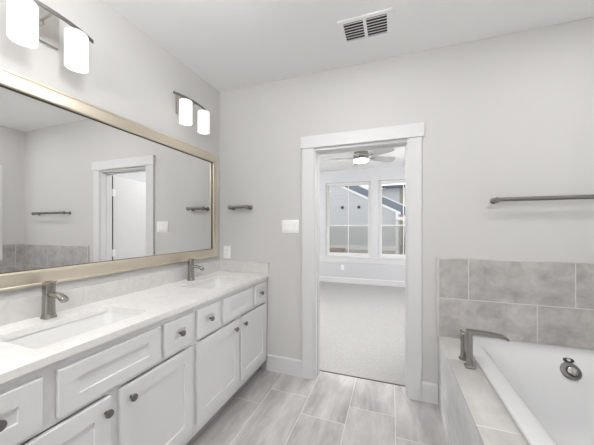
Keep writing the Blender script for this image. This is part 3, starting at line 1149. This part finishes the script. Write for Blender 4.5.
# ------------------------------------------------------------------ bedroom ceiling fan
FZ = BH
fan = thing('ceiling_fan', 'brushed nickel five-blade ceiling fan with lit bowl in the bedroom', 'ceiling fan', (1.148, 2.40, FZ))
MB().lathe([(0.0005, -0.0004), (0.075, -0.0004), (0.072, -0.03), (0.045, -0.055), (0.030, -0.060), (0.030, -0.075),
            (0.0005, -0.075)], 28).obj('canopy', M['steel'], fan, 40)
MB().lathe([(0.0005, -0.075), (0.060, -0.078), (0.110, -0.100), (0.128, -0.125), (0.130, -0.185), (0.118, -0.205), (0.112, -0.212),
            (0.135, -0.220), (0.136, -0.240), (0.0005, -0.240)], 32).obj('motor_housing', M['bar'], fan, 40)
MB().lathe([(0.124, -0.2405), (0.126, -0.262), (0.112, -0.278), (0.07, -0.287), (0.0005, -0.290)], 32).obj('light_bowl', M['fanlens'], fan, 40)
for q in range(5):
    a = math.radians(34 + 72 * q)
    b = MB()
    outl = [(0.20, 0.050), (0.30, 0.058), (0.45, 0.064), (0.58, 0.066), (0.635, 0.058), (0.655, 0.036)]
    pts = [(r, w) for r, w in outl] + [(r, -w) for r, w in reversed(outl)]
    b.loft([[(r, w, -0.198 - w * 0.50 + dz) for r, w in pts] for dz in (0.0, 0.007)])
    o = b.obj('blade', M['blade'], fan, 0)
    o.rotation_euler = (0, 0, a)
    ib = MB()
    ib.loft([[(r, -w, z), (r, w, z), (r, w, z + 0.004), (r, -w, z + 0.004)] for r, w, z in ((0.115, 0.018, -0.196), (0.17, 0.016, -0.206), (0.215, 0.014, -0.209), (0.265, 0.010, -0.209))])
    ib.obj('blade_iron', M['gun'], o, 0)
for px, py, pl in ((-0.131, 0.03, 0.36), (0.131, -0.03, 0.30)):
    b = MB()
    b.tube([(px, py, -0.241), (px, py, -0.241 - pl)], 0.0016, 8)
    b.lathe([(0.002, -0.241 - pl), (0.006, -0.245 - pl), (0.007, -0.262 - pl), (0.002, -0.268 - pl)], 10, 'Z', (px, py, 0))
    b.obj('pull_chain', M['steel'], fan, 40)


# ------------------------------------------------------------------ recessed lights and the added fill lights
def can_light(x, y, z, watts, label, group):
    c = thing('recessed_light', label, 'ceiling light', (x, y, z), 0, group)
    MB().lathe([(0.062, -0.0004), (0.085, -0.0004), (0.085, -0.004), (0.066, -0.008), (0.062, -0.004)], 28, caps=False).obj('trim_ring', M['plastic'], c, 40)
    MB().lathe([(0.0005, -0.0006), (0.061, -0.0006), (0.061, -0.002), (0.0005, -0.002)], 28).obj('lens', M['lens'], c, 40)
    ld = bpy.data.lights.new('recessed_lamp', 'AREA')
    ld.shape = 'DISK'
    ld.size = 0.118
    ld.energy = watts
    ld.color = (1.0, 0.997, 0.992)
    lo = bpy.data.objects.new('lamp', ld)
    COL.objects.link(lo)
    lo.parent = c
    lo.location = (0, 0, -0.009)
    return c


can_light(2.80, -0.78, H, CAN_TUB_W, 'round recessed ceiling light over the bathtub', 'bathroom recessed lights')
can_light(1.50, -0.78, H, CAN_VANITY_W, 'round recessed ceiling light over the middle of the bathroom floor', 'bathroom recessed lights')
can_light(1.24, -3.00, H, CAN_REAR_FILL_W, 'added round recessed fill light behind the viewpoint by the vanity wall', 'bathroom recessed lights')
can_light(2.83, -3.00, H, CAN_REAR_FILL_W, 'added round recessed fill light behind the viewpoint by the right wall', 'bathroom recessed lights')
can_light(1.37, 1.05, BH, BED_DOOR_FILL_W, 'added round recessed fill light in the bedroom just inside the doorway', 'bedroom added fill lights')
for x, y, where in ((-0.6, 1.0, 'near left'), (2.6, 1.0, 'near right'), (-0.6, 3.4, 'far left'), (2.7, 3.5, 'far right')):
    can_light(x, y, BH, BED_CAN_FILL_W, 'added round recessed fill light in the %s of the bedroom' % where, 'bedroom added fill lights')


def fill_globe(loc, mat, label, drop=0.40):  # invented fixture, an out-of-view source of fill light
    fl = thing('fill_globe', label, 'ceiling light', loc)
    MB().lathe([(0.0005, -0.0004), (0.07, -0.0004), (0.07, -0.02), (0.012, -0.03), (0.012, -0.20 - drop), (0.045, -0.21 - drop), (0.045, -0.235 - drop), (0.0005, -0.235 - drop)], 30).obj('stem', M['steel'], fl, 40)
    gp = [(max(0.0005, 0.15 * math.sin(PI * i / 18)), -0.37 - drop + 0.15 * math.cos(PI * i / 18)) for i in range(19)]
    MB().lathe(gp, 36).obj('globe', mat, fl, 60)


fill_globe((FILL_GLOBE_AT[0], FILL_GLOBE_AT[1], H), M['globe'], 'added opal globe fill light on a stem behind the viewpoint, toward the vanity', 0.28)
fill_globe((1.0, -1.75, H), M['fill_globe_mid'], 'added opal globe fill light close to the bathroom ceiling, above the viewpoint', -0.12)
fill_globe((-0.75, 1.1, BH), M['bedfill_big'], 'added opal globe fill light on the bedroom ceiling, left of the doorway')
fill_globe((2.75, 2.2, BH), M['bedfill'], 'added opal globe fill light on the bedroom ceiling, right of the doorway')

# ------------------------------------------------------------------ outdoors
mstruct('ground', MB().box(-12, 14, FY + 0.5, 30, -0.6, -0.45), M['ground'], 'pale ground between the houses', 'ground')

hA = thing('neighbor_house', 'blue-gray sided house with white-trimmed sloping gable outside the bedroom windows', 'house', (-1.0, 8.0, -0.45))


def apart(nm, bb, mat, p=None, h=hA, sm=0):
    o = bb.obj(nm, mat, p or h, sm)
    if p is None:
        o.location = -Vector(h.location)
    return o


def rake(x):                       # underside of the gable slope at the wall plane
    return 2.925 - 0.505 * (x + 0.125)


apart('wall', MB().prism([(-6.0, 0.68), (1.80, 0.68), (1.80, rake(1.80) - 0.012), (-2.6, rake(-2.6) - 0.012), (-6.0, rake(-2.6) - 1.7)], 'Y', 8.0, 11.0), M['sideblue'])
apart('lower_wall', MB().box(-6.0, 1.80, 8.0, 11.0, -0.45, 0.52), M['sidebeige'])
apart('water_table_board', MB().box(-6.02, 1.82, 7.97, 11.0, 0.5201, 0.6799), M['ext_white'])
apart('corner_board', MB().box(1.78, 1.87, 7.96, 8.10, -0.45, rake(1.87) - 0.02), M['ext_white'])


def slope_bar(x0, x1, y0, y1, up0, up1):
    return MB().prism([(x0, rake(x0) + up0), (x1, rake(x1) + up0), (x1, rake(x1) + up1), (x0, rake(x0) + up1)], 'Y', y0, y1)


apart('frieze_board', slope_bar(-2.6, 1.95, 7.955, 7.999, -0.055, 0.03), M['ext_white'])
x0, x1 = -2.6, 2.15


def roof_section(poly):
    return MB().loft([[(x, y, rake(x) + dz) for y, dz in poly] for x in (x0, x1)])


apart('roof', roof_section([(8.001, 0.031), (8.60, 0.36), (8.62, 0.30), (8.06, -0.01)]), M['roof'])
apart('ridge_board', roof_section([(8.601, 0.32), (8.601, 0.41), (8.65, 0.41), (8.65, 0.32)]), M['ext_white'])
apart('eave_return', MB().box(1.80, 2.12, 7.50, 8.10, 1.62, 1.72), M['ext_white'])
for vx in (-0.145, 0.481):
    apart('wall_vent', MB().lathe([(0.0005, 0), (0.055, 0), (0.055, -0.04), (0.035, -0.06), (0.0005, -0.06)], 16, 'Y', (vx, 8.0, 2.13)), M['dark'])

hB = thing('neighbor_house', 'gray house with taupe end wall standing behind the blue-gray house', 'house', (1.5, 12.0, -0.45))
apart('wall', MB().box(0.75, 2.02, 12.0, 16, -0.45, 3.35), M['sideblue'], h=hB)
apart('end_wall', MB().box(2.021, 4.2, 12.05, 16, -0.45, 3.35), M['sidetan'], h=hB)
apart('eave', MB().box(0.60, 4.3, 11.7, 16, 3.36, 3.46), M['roof'], h=hB)
apart('downspout', MB().box(2.19, 2.27, 11.94, 12.04, 0.9, 3.35), M['ext_white'], h=hB)

pb = tag(MB().box(-0.75, 0.0, -0.3, 0.3, 0, 1.04, 0.01).obj('storage_bench', M['wood'], None, 0, (0.0, 7.4, -0.45)),
         'brown wooden box against the house outside the left bedroom window', 'storage box')

sh = thing('shrub', 'leafy green shrub outside the right bedroom window', 'shrub', (2.03, 7.1, -0.45))
b = MB()
for q in range(5):
    a = 2 * PI * q / 5
    b.tube([(0, 0, 0), (0.06 * math.cos(a), 0.06 * math.sin(a), 0.5), (0.14 * math.cos(a), 0.14 * math.sin(a), 1.0)], [0.012, 0.009, 0.004], 6)
b.obj('stem', M['bark'], sh)
t = bmesh.new()
for q in range(520):
    a, u = random.uniform(0, 2 * PI), random.random()
    r = 0.24 * math.sqrt(random.random()) * (1.0 - 0.5 * u)
    p = Vector((r * math.cos(a), r * math.sin(a), 0.12 + 1.12 * u))
    R_ = Matrix.Rotation(random.uniform(0, 2 * PI), 3, 'Z') @ Matrix.Rotation(random.uniform(-1.0, 1.0), 3, 'X')
    L = random.uniform(0.045, 0.085)
    vs = [t.verts.new(p + R_ @ Vector(v)) for v in ((0, 0, 0), (L * 0.35, L * 0.5, 0.01), (0, L, 0), (-L * 0.35, L * 0.5, 0.01))]
    t.faces.new(vs)
lf = MB()
lf._merge(t)
lf.obj('foliage', M['leaf'], sh, 0)
